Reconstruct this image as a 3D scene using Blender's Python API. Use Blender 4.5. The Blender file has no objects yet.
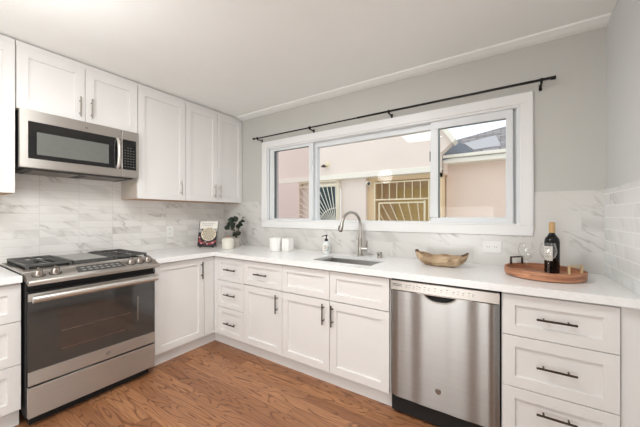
import bpy, bmesh, math, random
from mathutils import Vector, Matrix
random.seed(7)
sc = bpy.context.scene
COL = sc.collection
PI = math.pi

# ---------------------------------------------------------------- camera
cd = bpy.data.cameras.new('camera'); cam = bpy.data.objects.new('camera', cd); COL.objects.link(cam)
cam.location = (3.063, -2.423, 1.285)
cam.rotation_euler = (PI/2, 0, math.radians(33.2))
cd.sensor_width = 36; cd.lens = 286/640*36; cd.shift_y = 1.3/640; cd.clip_start = 0.02
sc.camera = cam
# ---------------------------------------------------------------- world
w = bpy.data.worlds.new('world'); sc.world = w; w.use_nodes = True
nt = w.node_tree; nt.nodes.clear()
o_ = nt.nodes.new('ShaderNodeOutputWorld'); bg = nt.nodes.new('ShaderNodeBackground')
tc = nt.nodes.new('ShaderNodeTexCoord'); ns = nt.nodes.new('ShaderNodeTexNoise'); cr = nt.nodes.new('ShaderNodeValToRGB')
ns.inputs['Scale'].default_value = 3.2; ns.inputs['Detail'].default_value = 6
cr.color_ramp.elements[0].position = .40; cr.color_ramp.elements[0].color = (.86, .92, 1, 1)
cr.color_ramp.elements[1].position = .60; cr.color_ramp.elements[1].color = (1, .975, .94, 1)
nt.links.new(tc.outputs['Generated'], ns.inputs['Vector']); nt.links.new(ns.outputs['Fac'], cr.inputs['Fac'])
nt.links.new(cr.outputs['Color'], bg.inputs['Color']); bg.inputs['Strength'].default_value = 1.3
nt.links.new(bg.outputs[0], o_.inputs[0])
# ---------------------------------------------------------------- sun and added fill lights
def light(name, kind, loc, rot, energy, color=(1, 1, 1), size=None, size_y=None, angle=None):
    l = bpy.data.lights.new(name, kind); l.energy = energy; l.color = color
    if size: l.shape = 'RECTANGLE' if size_y else 'SQUARE'; l.size = size
    if size_y: l.size_y = size_y
    if angle is not None: l.angle = angle
    o = bpy.data.objects.new(name, l); COL.objects.link(o); o.location = loc; o.rotation_euler = rot
    return o
light('sun', 'SUN', (2, -2, 8), (math.radians(30), 0, math.radians(-25)), .3, (1, .97, .92), angle=math.radians(25))
# added area fill behind the camera; the near wall has no window
light('near_fill_light', 'AREA', (2.15, -4.75, 1.12), (math.radians(98), 0, 0), 62, (.97, .995, .995), 1.35, 2.1)
# added area fill from the right, in front of the closed outer wall
light('right_fill_light', 'AREA', (4.9, -3.2, 1.45), (math.radians(100), 0, PI/2), 36, (.97, .995, .995), 1.6, 1.8)
# added fills without fixtures: an area under the ceiling and a point light
light('ceiling_fill_light', 'AREA', (2.0, -1.8, 2.44), (0, 0, 0), 27, (.98, .995, .99), .5, .5)
pb = light('point_fill_light', 'POINT', (1.3, -2.2, 1.95), (0, 0, 0), 14, (.98, .995, .99)); pb.data.shadow_soft_size = .12; pb.data.specular_factor = .3
sc.view_settings.view_transform = 'Standard'; sc.view_settings.look = 'None'
sc.view_settings.exposure = 0.08; sc.view_settings.gamma = 1; sc.view_settings.use_curve_mapping = False

# ================================================================ materials
def lin(c):
    return tuple((x/255/12.92 if x/255 <= .04045 else ((x/255+.055)/1.055)**2.4) for x in c)+(1,)
class NT:
    def __init__(s, name):
        s.m = bpy.data.materials.new(name); s.m.use_nodes = True; s.t = s.m.node_tree
        s.b = s.t.nodes['Principled BSDF']; s.out = s.t.nodes['Material Output']
    def n(s, typ, **kw):
        x = s.t.nodes.new(typ)
        for k, v in kw.items():
            if k in x.inputs.keys(): x.inputs[k].default_value = v
            else: setattr(x, k, v)
        return x
    def l(s, a, b): s.t.links.new(a, b)
    def math(s, op, a, b=None, c=None):
        x = s.n('ShaderNodeMath', operation=op)
        for i, v in enumerate((a, b, c)):
            if v is None: continue
            if isinstance(v, (int, float)): x.inputs[i].default_value = v
            else: s.l(v, x.inputs[i])
        return x.outputs[0]
    def mix(s, f, a, b, mode='MIX'):
        x = s.n('ShaderNodeMix', data_type='RGBA', blend_type=mode)
        for i, v in ((0, f), (6, a), (7, b)):
            if hasattr(v, 'is_linked') or hasattr(v, 'links'): s.l(v, x.inputs[i])
            else: x.inputs[i].default_value = v
        return x.outputs[2]
    def ramp(s, f, stops):
        x = s.n('ShaderNodeValToRGB'); e = x.color_ramp.elements
        while len(e) < len(stops): e.new(.5)
        for i, (p, c) in enumerate(stops): e[i].position = p; e[i].color = c
        s.l(f, x.inputs[0]); return x.outputs[0]
    def bump(s, h, strength=.2, dist=.01):
        x = s.n('ShaderNodeBump', Strength=strength, Distance=dist); s.l(h, x.inputs['Height']); s.l(x.outputs[0], s.b.inputs['Normal'])
def plain(name, col, rough=.5, metal=0, var=.03, scale=30, bump=0, coat=0, spec=.5):
    """base colour with a little procedural variation"""
    k = NT(name); c = lin(col); b = k.b
    tcn = k.n('ShaderNodeTexCoord'); nz = k.n('ShaderNodeTexNoise', Scale=scale, Detail=3.0)
    k.l(tcn.outputs['Object'], nz.inputs['Vector'])
    d = tuple(max(0, x*(1-var*2)) for x in c[:3])+(1,); u = tuple(min(1, x*(1+var)) for x in c[:3])+(1,)
    k.l(k.ramp(nz.outputs['Fac'], [(.3, d), (.7, u)]), b.inputs['Base Color'])
    b.inputs['Roughness'].default_value = rough; b.inputs['Metallic'].default_value = metal
    b.inputs['Coat Weight'].default_value = coat; b.inputs['Specular IOR Level'].default_value = spec
    if bump: k.bump(nz.outputs['Fac'], bump, .002)
    return k.m
M = {}
M['cab'] = plain('white_cabinet_paint', (229, 227, 225), .38, var=.008, scale=4)
M['cabshade'] = plain('cabinet_side_shade', (196, 184, 172), .5, var=.01, scale=4)  # cabinet white darkened to tan: shade put into the colour
M['ply'] = plain('plywood_edge', (186, 152, 120), .6, var=.06, scale=40)
M['paint'] = plain('grey_wall_paint', (198, 197, 192), .75, var=.008, scale=3, bump=.05)
M['rpaint'] = plain('cool_grey_wall_paint', (214, 216, 215), .42, var=.008, scale=3, bump=.05)
M['ceil'] = plain('white_ceiling_paint', (243, 244, 242), .8, var=.006, scale=3, bump=.05)
M['trim'] = plain('white_trim_gloss', (236, 236, 235), .3, var=.006, scale=5)
M['vinyl'] = plain('white_window_vinyl', (226, 229, 231), .32, var=.006, scale=5)
M['gasket'] = plain('dark_glass_edge', (92, 108, 108), .3)
M['black'] = plain('black_metal', (28, 26, 25), .35, metal=.6)
M['bronze'] = plain('dark_bronze', (78, 66, 58), .32, metal=.85)
M['nickel'] = plain('brushed_nickel', (178, 172, 165), .28, metal=1)
M['brightsteel'] = plain('satin_steel', (216, 212, 206), .3, metal=.85)
M['chrome'] = plain('polished_chrome', (222, 218, 214), .12, metal=1)
M['blackglass'] = plain('black_glass', (24, 24, 25), .07, var=.02, coat=.3)
M['ovenglass'] = plain('smoked_oven_glass', (60, 60, 59), .07, var=.02, coat=.5, spec=.7)
M['greyglass'] = plain('grey_screened_glass', (108, 110, 106), .16, var=.02, coat=.2)
M['ovenwin'] = plain('oven_window_glass', (64, 58, 54), .05, var=.05, coat=.6, spec=.7)
M['iron'] = plain('cast_iron', (84, 83, 81), .45, metal=.3, bump=.3, scale=200)
M['rub'] = plain('black_rubber', (16, 15, 15), .7)
M['cream'] = plain('cream_painted_metal', (238, 226, 196), .5)
M['white'] = plain('white_ceramic', (238, 237, 233), .3, var=.01)
M['offwhite'] = plain('off_white_ceramic', (222, 219, 207), .35, var=.01)
M['plas'] = plain('white_plastic', (236, 236, 233), .35, var=.01)
M['slot'] = plain('dark_slot', (70, 68, 66), .6)
M['mark'] = plain('printed_grey_mark', (165, 165, 162), .5)
M['dimmark'] = plain('printed_dim_mark', (112, 112, 110), .5)
M['darkmark'] = plain('printed_dark_mark', (70, 68, 66), .5)
M['griddle'] = plain('griddle_plate', (178, 178, 175), .35, metal=.7)
M['soil'] = plain('dark_soil', (52, 42, 34), .9)
M['pot'] = plain('grey_stone_pot', (186, 180, 172), .7, var=.06)
M['leaf'] = plain('dark_green_leaf', (24, 42, 28), .55, var=.15, scale=12)
M['stem'] = plain('plant_stem', (96, 86, 60), .7)
M['wine'] = plain('dark_wine_glass', (12, 13, 12), .08, coat=0, spec=.35)
M['cap'] = plain('tan_bottle_capsule', (202, 164, 116), .45)
M['label'] = plain('off_white_paper', (232, 228, 220), .6, var=.02)
M['amber'] = plain('brass', (214, 190, 150), .3, metal=.9)
M['ink'] = plain('black_print', (30, 28, 30), .6)
M['red'] = plain('red_print', (150, 62, 66), .6)
M['pink'] = plain('pink_print', (206, 138, 144), .6)
M['creamprint'] = plain('cream_print', (226, 214, 190), .6)
M['blueprint'] = plain('pale_blue_print', (150, 190, 200), .6)
M['soap'] = plain('milky_clear_plastic', (226, 232, 232), .18, var=.01, coat=.3)
M['teal'] = plain('dark_teal_window_glass', (34, 62, 66), .12)
M['ochre'] = plain('ochre_door_paint', (228, 204, 146), .6, var=.03)
M['fascia'] = plain('white_fascia_paint', (242, 238, 226), .6, var=.01)
M['flash'] = plain('slate_flashing', (96, 104, 116), .6, var=.06)
M['solar'] = plain('pale_roof_panel', (176, 178, 184), .4, var=.05)
M['ground'] = plain('concrete_paving', (170, 166, 160), .9, var=.08, scale=6)
M['mesh'] = None

def stucco(name, col, sc_=60, st=.35):
    k = NT(name); c = lin(col); tcn = k.n('ShaderNodeTexCoord')
    a = k.n('ShaderNodeTexNoise', Scale=sc_, Detail=4.0); b = k.n('ShaderNodeTexNoise', Scale=1.3, Detail=3.0)
    k.l(tcn.outputs['Object'], a.inputs['Vector']); k.l(tcn.outputs['Object'], b.inputs['Vector'])
    k.l(k.ramp(b.outputs['Fac'], [(.3, tuple(x*.94 for x in c[:3])+(1,)), (.7, c)]), k.b.inputs['Base Color'])
    k.b.inputs['Roughness'].default_value = .9; k.bump(a.outputs['Fac'], st, .02); return k.m
M['pinkwall'] = stucco('pale_pink_stucco', (240, 227, 217))
M['roughpink'] = stucco('rough_pink_stucco', (236, 220, 213), 26, .8)
M['tanwall'] = stucco('tan_stucco', (240, 220, 206), 50, .2)
M['tan2'] = stucco('warm_tan_stucco', (240, 216, 180), 50, .2)

def glass_mat(name, tint=(.97, .98, .98, 1), f=.07, rough=0, gain=.28):
    k = NT(name); t = k.t; t.nodes.remove(k.b)
    tr = k.n('ShaderNodeBsdfTransparent'); tr.inputs[0].default_value = tint
    gl = k.n('ShaderNodeBsdfGlossy'); gl.inputs['Roughness'].default_value = rough
    lw = k.n('ShaderNodeLayerWeight', Blend=.18); mx = k.n('ShaderNodeMixShader')
    k.l(k.math('MULTIPLY_ADD', lw.outputs['Fresnel'], gain, f*.3), mx.inputs[0]); k.l(tr.outputs[0], mx.inputs[1]); k.l(gl.outputs[0], mx.inputs[2])
    k.l(mx.outputs[0], k.out.inputs[0]); return k.m
M['glass'] = glass_mat('clear_window_glass', f=.02)
M['screen'] = glass_mat('insect_screen_glass', (.88, .85, .85, 1), .02)
M['wglass'] = glass_mat('clear_drinking_glass', (.985, .99, .99, 1), .28, gain=.4)

def stainless(name, axis, col=(186, 180, 174), rough=.27):
    k = NT(name); tcn = k.n('ShaderNodeTexCoord'); mp = k.n('ShaderNodeMapping')
    s = [260, 260, 260]; s['xyz'.index(axis)] = 2; mp.inputs['Scale'].default_value = s
    nz = k.n('ShaderNodeTexNoise', Scale=1.0, Detail=2.0)
    k.l(tcn.outputs['Object'], mp.inputs[0]); k.l(mp.outputs[0], nz.inputs['Vector'])
    c = lin(col); k.l(k.ramp(nz.outputs['Fac'], [(.3, tuple(x*.93 for x in c[:3])+(1,)), (.7, c)]), k.b.inputs['Base Color'])
    k.b.inputs['Metallic'].default_value = .9
    k.l(k.math('MULTIPLY_ADD', nz.outputs['Fac'], .12, rough-.06), k.b.inputs['Roughness'])
    k.bump(nz.outputs['Fac'], .08, .001)
    tg = k.n('ShaderNodeTangent', direction_type='RADIAL', axis='Z'); k.l(tg.outputs[0], k.b.inputs['Tangent'])
    k.b.inputs['Anisotropic'].default_value = .88; k.b.inputs['Anisotropic Rotation'].default_value = .25
    return k.m
M['steel_y'] = stainless('brushed_steel_range', 'y', (198, 193, 187), .40)
M['steel_x'] = stainless('brushed_steel_dishwasher', 'x', (166, 165, 163), .32)
M['steel_s'] = stainless('sink_steel', 'x', (188, 186, 183), .42)

def quartz():
    k = NT('white_quartz'); tcn = k.n('ShaderNodeTexCoord')
    a = k.n('ShaderNodeTexNoise', Scale=9.0, Detail=8.0); b = k.n('ShaderNodeTexNoise', Scale=55.0, Detail=2.0)
    k.l(tcn.outputs['Object'], a.inputs['Vector']); k.l(tcn.outputs['Object'], b.inputs['Vector'])
    v = k.ramp(a.outputs['Fac'], [(.47, (0, 0, 0, 1)), (.5, (1, 1, 1, 1)), (.53, (0, 0, 0, 1))]) 
    c = k.mix(k.math('MULTIPLY', v, .08), lin((241, 241, 240)), lin((170, 168, 165)))
    sp = k.ramp(b.outputs['Fac'], [(.70, (0, 0, 0, 1)), (.76, (1, 1, 1, 1))])
    c = k.mix(k.math('MULTIPLY', sp, .3), c, lin((150, 146, 142)))
    k.l(c, k.b.inputs['Base Color']); k.b.inputs['Roughness'].default_value = .22; return k.m
M['quartz'] = quartz()

def marble(name, u, tw, th, off, base, vein, grout, groutmix, diag, rough=.2, u0=0., z0=.92, freq=1.0):
    """glossy marble tile: u = horizontal axis of the wall; veins cut at the tile joints"""
    k = NT(name); tcn = k.n('ShaderNodeTexCoord'); sp = k.n('ShaderNodeSeparateXYZ'); k.l(tcn.outputs['Object'], sp.inputs[0])
    U = k.math('SUBTRACT', sp.outputs['XYZ'.index(u)], u0); Z = k.math('SUBTRACT', sp.outputs['Z'], z0)
    cb = k.n('ShaderNodeCombineXYZ'); k.l(U, cb.inputs[0]); k.l(Z, cb.inputs[1])
    br = k.n('ShaderNodeTexBrick', offset=off, squash=1.0); br.offset_frequency = 2
    br.inputs['Color1'].default_value = (0, 0, 0, 1); br.inputs['Color2'].default_value = (1, 1, 1, 1)
    br.inputs['Mortar'].default_value = (.5, .5, .5, 1)
    for a, b in (('Scale', 1.0), ('Mortar Size', .0016), ('Mortar Smooth', .3), ('Brick Width', tw), ('Row Height', th), ('Bias', 0.)): br.inputs[a].default_value = b
    if name.endswith('right_wall'): br.inputs['Mortar Size'].default_value = .0032
    k.l(cb.outputs[0], br.inputs['Vector'])
    mp = k.n('ShaderNodeMapping', vector_type='TEXTURE'); mp.inputs['Rotation'].default_value = (0, 0, diag)
    mp.inputs['Scale'].default_value = (3.2, .8, 1); k.l(cb.outputs[0], mp.inputs[0])
    sx = k.n('ShaderNodeSeparateXYZ'); k.l(mp.outputs[0], sx.inputs[0])
    rnd = k.n('ShaderNodeSeparateColor'); k.l(br.outputs['Color'], rnd.inputs[0])
    W = k.math('MULTIPLY', rnd.outputs[0], .9)
    n1 = k.n('ShaderNodeTexNoise', noise_dimensions='4D', Scale=6.5*freq, Detail=5.0, Distortion=.5); k.l(mp.outputs[0], n1.inputs['Vector']); k.l(W, n1.inputs['W'])
    n2 = k.n('ShaderNodeTexNoise', noise_dimensions='4D', Scale=2.6*freq, Detail=3.0); k.l(cb.outputs[0], n2.inputs['Vector']); k.l(W, n2.inputs['W'])
    v1 = k.ramp(n1.outputs['Fac'], [(.44, (0, 0, 0, 1)), (.492, (1, 1, 1, 1)), (.505, (0, 0, 0, 1))])
    gate = k.ramp(n2.outputs['Fac'], [(.47, (0, 0, 0, 1)), (.62, (1, 1, 1, 1))])
    n3 = k.n('ShaderNodeTexNoise', noise_dimensions='4D', Scale=4.0*freq, Detail=2.0, Distortion=.8); k.l(mp.outputs[0], n3.inputs['Vector']); k.l(W, n3.inputs['W'])
    cloud = k.ramp(n3.outputs['Fac'], [(.52, (0, 0, 0, 1)), (.62, (1, 1, 1, 1))])
    c = k.mix(k.math('MULTIPLY', cloud, .24), lin(base), lin(vein))
    c = k.mix(k.math('MULTIPLY', k.math('MULTIPLY', v1, gate), .72), c, lin(vein))
    c = k.mix(k.math('MULTIPLY', br.outputs['Fac'], groutmix), c, lin(grout))
    k.l(c, k.b.inputs['Base Color']); k.b.inputs['Roughness'].default_value = rough
    k.bump(k.math('SUBTRACT', 1.0, br.outputs['Fac']), .25, .001); return k.m
M['tileL'] = marble('marble_tile_range_wall', 'Y', .2475, .0625, 0, (233, 230, 226), (176, 171, 165), (205, 201, 196), .7, -.5, u0=-1.755)
M['tileW'] = marble('marble_tile_window_wall', 'X', .61, .13, .5, (216, 214, 210), (136, 131, 126), (205, 200, 195), .45, -.62, u0=.1, freq=1.1)
M['tileR'] = marble('marble_tile_right_wall', 'Y', .25, .07, .5, (232, 234, 233), (186, 185, 183), (252, 252, 250), 1.0, .9, u0=.02, rough=.14)

def wood_floor():
    k = NT('oak_plank_floor'); tcn = k.n('ShaderNodeTexCoord')
    br = k.n('ShaderNodeTexBrick', offset=.37); br.offset_frequency = 2
    br.inputs['Color1'].default_value = (0, 0, 0, 1); br.inputs['Color2'].default_value = (1, 1, 1, 1); br.inputs['Mortar'].default_value = (0, 0, 0, 1)
    for a, b in (('Scale', 1.0), ('Mortar Size', .0009), ('Mortar Smooth', .2), ('Brick Width', 1.15), ('Row Height', .083), ('Bias', 0.)): br.inputs[a].default_value = b
    k.l(tcn.outputs['Object'], br.inputs['Vector'])
    sc_ = k.n('ShaderNodeSeparateColor'); k.l(br.outputs['Color'], sc_.inputs[0]); r = sc_.outputs[0]
    mp = k.n('ShaderNodeMapping'); mp.inputs['Scale'].default_value = (1.3, 10, 1); k.l(tcn.outputs['Object'], mp.inputs[0])
    n1 = k.n('ShaderNodeTexNoise', noise_dimensions='4D', Scale=1.0, Detail=1.5, Distortion=.25); k.l(mp.outputs[0], n1.inputs['Vector']); k.l(k.math('MULTIPLY', r, 17.), n1.inputs['W'])
    rings = k.math('FRACT', k.math('MULTIPLY', n1.outputs['Fac'], 17.))
    cath = k.ramp(rings, [(0., (1, 1, 1, 1)), (.07, (.8, .8, .8, 1)), (.22, (0, 0, 0, 1)), (.9, (0, 0, 0, 1)), (1., (1, 1, 1, 1))])
    mp2 = k.n('ShaderNodeMapping'); mp2.inputs['Scale'].default_value = (7, 190, 1); k.l(tcn.outputs['Object'], mp2.inputs[0])
    n2 = k.n('ShaderNodeTexNoise', noise_dimensions='4D', Scale=1.0, Detail=4.0); k.l(mp2.outputs[0], n2.inputs['Vector']); k.l(r, n2.inputs['W'])
    base = k.ramp(r, [(0., lin((146, 99, 66))), (.35, lin((170, 119, 82))), (.7, lin((180, 129, 90))), (1., lin((136, 89, 59)))])
    c = k.mix(k.math('MULTIPLY', cath, .72), base, lin((92, 54, 34)))
    pores = k.ramp(n2.outputs['Fac'], [(.42, (1, 1, 1, 1)), (.56, (0, 0, 0, 1))])
    c = k.mix(k.math('MULTIPLY', pores, .30), c, lin((110, 64, 42)))
    c = k.mix(k.math('MULTIPLY', br.outputs['Fac'], .65), c, lin((70, 40, 28)))
    k.l(c, k.b.inputs['Base Color']); k.b.inputs['Roughness'].default_value = .38
    k.bump(n2.outputs['Fac'], .08, .001); return k.m
M['floor'] = wood_floor()

def wood_obj(name, a, b, sx=(3, 40, 40), rough=.5):
    k = NT(name); tcn = k.n('ShaderNodeTexCoord'); mp = k.n('ShaderNodeMapping'); mp.inputs['Scale'].default_value = sx
    k.l(tcn.outputs['Object'], mp.inputs[0]); nz = k.n('ShaderNodeTexNoise', Scale=1.0, Detail=5.0, Distortion=.6); k.l(mp.outputs[0], nz.inputs['Vector'])
    k.l(k.ramp(nz.outputs['Fac'], [(.3, lin(a)), (.65, lin(b))]), k.b.inputs['Base Color']); k.b.inputs['Roughness'].default_value = rough
    k.bump(nz.outputs['Fac'], .1, .002); return k.m
M['traywood'] = wood_obj('reddish_tray_wood', (138, 84, 58), (208, 150, 114), (8, 8, 60))
M['bowlwood'] = wood_obj('weathered_bowl_wood', (132, 104, 76), (206, 180, 148), (10, 30, 30), .75)
M['bowldark'] = wood_obj('dark_bowl_rim', (70, 52, 38), (110, 84, 62), (10, 30, 30), .75)

def shingles():
    k = NT('grey_roof_shingles'); tcn = k.n('ShaderNodeTexCoord')
    br = k.n('ShaderNodeTexBrick', offset=.5); k.l(tcn.outputs['Object'], br.inputs['Vector'])
    br.inputs['Color1'].default_value = lin((132, 128, 130)); br.inputs['Color2'].default_value = lin((164, 160, 162)); br.inputs['Mortar'].default_value = lin((92, 90, 92))
    for a, b in (('Scale', 1.0), ('Mortar Size', .008), ('Brick Width', .3), ('Row Height', .11), ('Bias', 0.)): br.inputs[a].default_value = b
    k.l(br.outputs['Color'], k.b.inputs['Base Color']); k.b.inputs['Roughness'].default_value = .9; return k.m
M['shingle'] = shingles()

# ================================================================ mesh helpers
class MB:
    def __init__(s): s.v = []; s.f = []
    def add(s, vs, fs):
        n = len(s.v); s.v += [tuple(v) for v in vs]; s.f += [tuple(i+n for i in f) for f in fs]; return s
    def box(s, x0, x1, y0, y1, z0, z1):
        return s.add([(x0, y0, z0), (x1, y0, z0), (x1, y1, z0), (x0, y1, z0), (x0, y0, z1), (x1, y0, z1), (x1, y1, z1), (x0, y1, z1)],
                     [(0, 3, 2, 1), (4, 5, 6, 7), (0, 1, 5, 4), (1, 2, 6, 5), (2, 3, 7, 6), (3, 0, 4, 7)])
    def prism(s, pts, axis, a, b):
        """pts: 2D polygon in the two other axes (in xyz order), extruded from a to b along axis"""
        def P(p, t):
            q = list(p); q.insert('xyz'.index(axis), t); return q
        n = len(pts)
        return s.add([P(p, a) for p in pts]+[P(p, b) for p in pts],
                     [tuple(range(n))[::-1], tuple(range(n, 2*n))]+[(i, (i+1) % n, n+(i+1) % n, n+i) for i in range(n)])
    def tube(s, pts, r, n=12, caps=True):
        pts = [Vector(p) for p in pts]; rs = r if isinstance(r, (list, tuple)) else [r]*len(pts)
        vs = []; fs = []; up = None
        for i, p in enumerate(pts):
            t = ((pts[min(i+1, len(pts)-1)]-p).normalized()+(p-pts[max(i-1, 0)]).normalized())
            t = t.normalized() if t.length > 1e-6 else Vector((0, 0, 1))
            if up is None:
                up = Vector((0, 0, 1)) if abs(t.z) < .9 else Vector((1, 0, 0))
            a = t.cross(up).normalized(); b = a.cross(t).normalized(); up = b
            for k in range(n):
                th = 2*PI*k/n; vs.append(p+(a*math.cos(th)+b*math.sin(th))*rs[i])
        for i in range(len(pts)-1):
            for k in range(n):
                fs.append((i*n+k, i*n+(k+1) % n, (i+1)*n+(k+1) % n, (i+1)*n+k))
        if caps: fs.append(tuple(range(n))[::-1]); fs.append(tuple(range((len(pts)-1)*n, len(pts)*n)))
        return s.add(vs, fs)
    def lathe(s, prof, c=(0, 0, 0), n=28, sx=1, sy=1):
        vs = []; fs = []
        for r, z in prof:
            for k in range(n):
                th = 2*PI*k/n; vs.append((c[0]+r*sx*math.cos(th), c[1]+r*sy*math.sin(th), c[2]+z))
        for i in range(len(prof)-1):
            for k in range(n):
                fs.append((i*n+k, i*n+(k+1) % n, (i+1)*n+(k+1) % n, (i+1)*n+k))
        if prof[0][0] > 1e-5: fs.append(tuple(range(n))[::-1])
        if prof[-1][0] > 1e-5: fs.append(tuple(range((len(prof)-1)*n, len(prof)*n)))
        return s.add(vs, fs)
    def build(s, name, mat, parent=None, bevel=0, smooth=False, local=False, org=None, label=None, angle=35):
        me = bpy.data.meshes.new(name)
        o = bpy.data.objects.new(name, me); COL.objects.link(o)
        if parent is not None:
            base = Vector(parent['_org']) if not local else Vector((0, 0, 0)); o.parent = parent; o['_org'] = parent['_org']
        else:
            if org is None:
                xs = [v[0] for v in s.v]; ys = [v[1] for v in s.v]; zs = [v[2] for v in s.v]
                org = ((min(xs)+max(xs))/2, (min(ys)+max(ys))/2, min(zs))
            base = Vector(org) if not local else Vector((0, 0, 0)); o.location = org; o['_org'] = tuple(org)
        me.from_pydata([tuple(Vector(v)-base) for v in s.v], [], s.f)
        bm = bmesh.new(); bm.from_mesh(me); bmesh.ops.remove_doubles(bm, verts=bm.verts, dist=1e-6)
        bmesh.ops.recalc_face_normals(bm, faces=bm.faces); bm.to_mesh(me); bm.free()
        me.materials.append(mat)
        if smooth: me.shade_smooth(); me.set_sharp_from_angle(angle=math.radians(angle))
        if bevel:
            b = o.modifiers.new('bevel', 'BEVEL'); b.width = bevel; b.segments = 2; b.limit_method = 'ANGLE'; b.angle_limit = math.radians(40)
        if label: o['label'] = label
        return o
def thing(name, label, cat, loc, rz=0, group=None, rx=0):
    o = bpy.data.objects.new(name, None); COL.objects.link(o); o.location = loc; o.rotation_euler = (rx, 0, rz)
    o.empty_display_size = .1; o['_org'] = tuple(loc)
    return tag(o, label, cat, group)
def tag(o, label, cat, group=None):
    o['label'] = label; o['category'] = cat
    if group: o['group'] = group
    return o
def struct(o): o['kind'] = 'structure'; return o
def B(*a): return MB().box(*a)
def copy_tree(src, parent=None):
    c = src.copy(); COL.objects.link(c)
    if parent is not None: c.parent = parent
    for ch in list(src.children): copy_tree(ch, c)
    return c

# ================================================================ room shell
XR = 3.57; ZC = 2.462; YN = -4.8
def wall(name, mat, *boxes):
    m = MB()
    for b in boxes: m.box(*b)
    return struct(m.build(name, mat, org=(0, 0, 0)))
fl = wall('floor', M['floor'], (-.12, 5.0, YN-.1, .12, -.05, 0))
ce = wall('ceiling', M['ceil'], (-.12, 5.0, YN-.1, .12, ZC, ZC+.12))
wl = wall('wall_left', M['paint'], (-.12, 0, YN-.1, .12, 0, ZC))
# window wall with its opening
OX0, OX1, OZ0, OZ1 = .745, 3.145, 1.2, 2.06
ww = wall('wall_window', M['paint'], (0, OX0, 0, .12, 0, ZC), (OX1, 5.0, 0, .12, 0, ZC), (OX0, OX1, 0, .12, 0, OZ0), (OX0, OX1, 0, .12, OZ1, ZC))
wr = wall('wall_right', M['rpaint'], (XR, XR+.1, -1.35, 0, 0, ZC), (XR, 5.0, -1.45, -1.35, 0, ZC))
wf = wall('wall_far_right', M['paint'], (4.95, 5.05, YN, -1.45, 0, ZC))
wn = wall('wall_near', M['paint'], (0, 5.0, YN-.1, YN, 0, ZC))
struct(B(.5, 1.4, YN, YN+.04, 0, 2.05).build('reflection_slab', plain('brown_reflection_slab', (120, 78, 54), .5), None))  # unseen slab added so the dishwasher steel reflects brown
# tile backsplashes, as thin slabs on the walls
B(0, .008, -2.7, 0, .92, 1.60).build('tile_backsplash', M['tileL'], wl)
t = MB(); t.box(.008, .684, -.008, 0, .92, 1.44); t.box(.684, 3.21, -.008, 0, .92, 1.14); t.box(3.21, XR-.008, -.008, 0, .92, 1.44)
t.build('tile_backsplash', M['tileW'], ww)
B(XR-.008, XR, -1.35, 0, .92, 1.44).build('tile_backsplash', M['tileR'], wr)
# ceiling cove above the window wall
cv = [(0, 2.436), (-.018, 2.435), (-.05, 2.439), (-.08, 2.447), (-.10, 2.452), (-.104, ZC), (0, ZC)]
struct(MB().prism(cv, 'x', .34, XR).build('trim_1', M['ceil'], org=(0, 0, 0)))

# ================================================================ window
win = bpy.data.objects.new('window_1', None); COL.objects.link(win); win.location = (1.95, 0, 1.14); win['_org'] = (1.95, 0, 1.14); struct(win)
CX0, CX1, CZ0, CZ1, cw = .684, 3.21, 1.14, 2.122, .072
c = MB()
c.box(CX0, CX1, -.022, -.0005, CZ1-cw, CZ1); c.box(CX0, CX1, -.022, -.0005, CZ0, CZ0+cw)
c.box(CX0, CX0+cw, -.022, -.0005, CZ0+cw, CZ1-cw); c.box(CX1-cw, CX1, -.022, -.0005, CZ0+cw, CZ1-cw)
c.build('window_casing', M['trim'], win, bevel=.005)
c = MB()   # inner stop bead
c.box(CX0+cw-.004, CX1-cw+.004, -.012, .0, CZ1-cw-.016, CZ1-cw); c.box(CX0+cw-.004, CX1-cw+.004, -.012, 0, CZ0+cw, CZ0+cw+.012)
c.build('window_bead', M['trim'], win, bevel=.003)
fx0, fx1, fz0, fz1 = .745, 3.145, 1.2, 2.06
c = MB(); g = .028     # vinyl frame lining the opening
c.box(fx0, fx1, .0, .11, fz1-g, fz1); c.box(fx0, fx1, .0, .11, fz0, fz0+g-.006); c.box(fx0, fx0+g, 0, .11, fz0, fz1); c.box(fx1-g, fx1, 0, .11, fz0, fz1)
# fixed mullions
c.box(1.372, 1.412, .045, .1, fz0, fz1); c.box(3.062, 3.12, .05, .1, fz0, fz1); c.box(.77, .838, .05, .1, fz0, fz1); c.box(2.545, 2.59, .05, .1, fz0, fz1)
c.build('window_frame', M['vinyl'], win, bevel=.003)
c = MB(); r0, r1 = .045, .1   # centre light: thin rails
c.box(1.412, 2.56, r0, r1, 1.985, fz1-g); c.box(1.412, 2.56, r0, r1, fz0+g-.006, 1.232)
c.build('window_frame', M['vinyl'], win, bevel=.003)
B(1.405, 2.56, .07, .076, 1.23, 1.99).build('glass_pane', M['glass'], win)
def sash(x0, x1, z0, z1, ix0, ix1, iz0, iz1, y0, y1, glass):
    m = MB(); m.box(x0, x1, y0, y1, iz1, z1); m.box(x0, x1, y0, y1, z0, iz0); m.box(x0, ix0, y0, y1, iz0, iz1); m.box(ix1, x1, y0, y1, iz0, iz1)
    s_ = m.build('window_sash', M['vinyl'], win, bevel=.004)
    m = MB(); e = .009; ym = (y0+y1)/2
    m.box(ix0, ix0+e, y0+.004, y1, iz0, iz1); m.box(ix0, ix1, y0+.006, y1, iz1-.003, iz1)
    m.build('glazing_seal', M['gasket'], s_)
    B(ix0-.004, ix1+.004, ym+.006, ym+.011, iz0-.004, iz1+.004).build('glass_pane', glass, s_)
    return s_
sL = sash(.782, 1.385, 1.21, 2.04, .845, 1.328, 1.245, 2.005, .012, .044, M['screen'])
sR = sash(2.542, 3.098, 1.21, 2.04, 2.60, 3.055, 1.262, 1.975, .012, .044, M['glass'])
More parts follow.
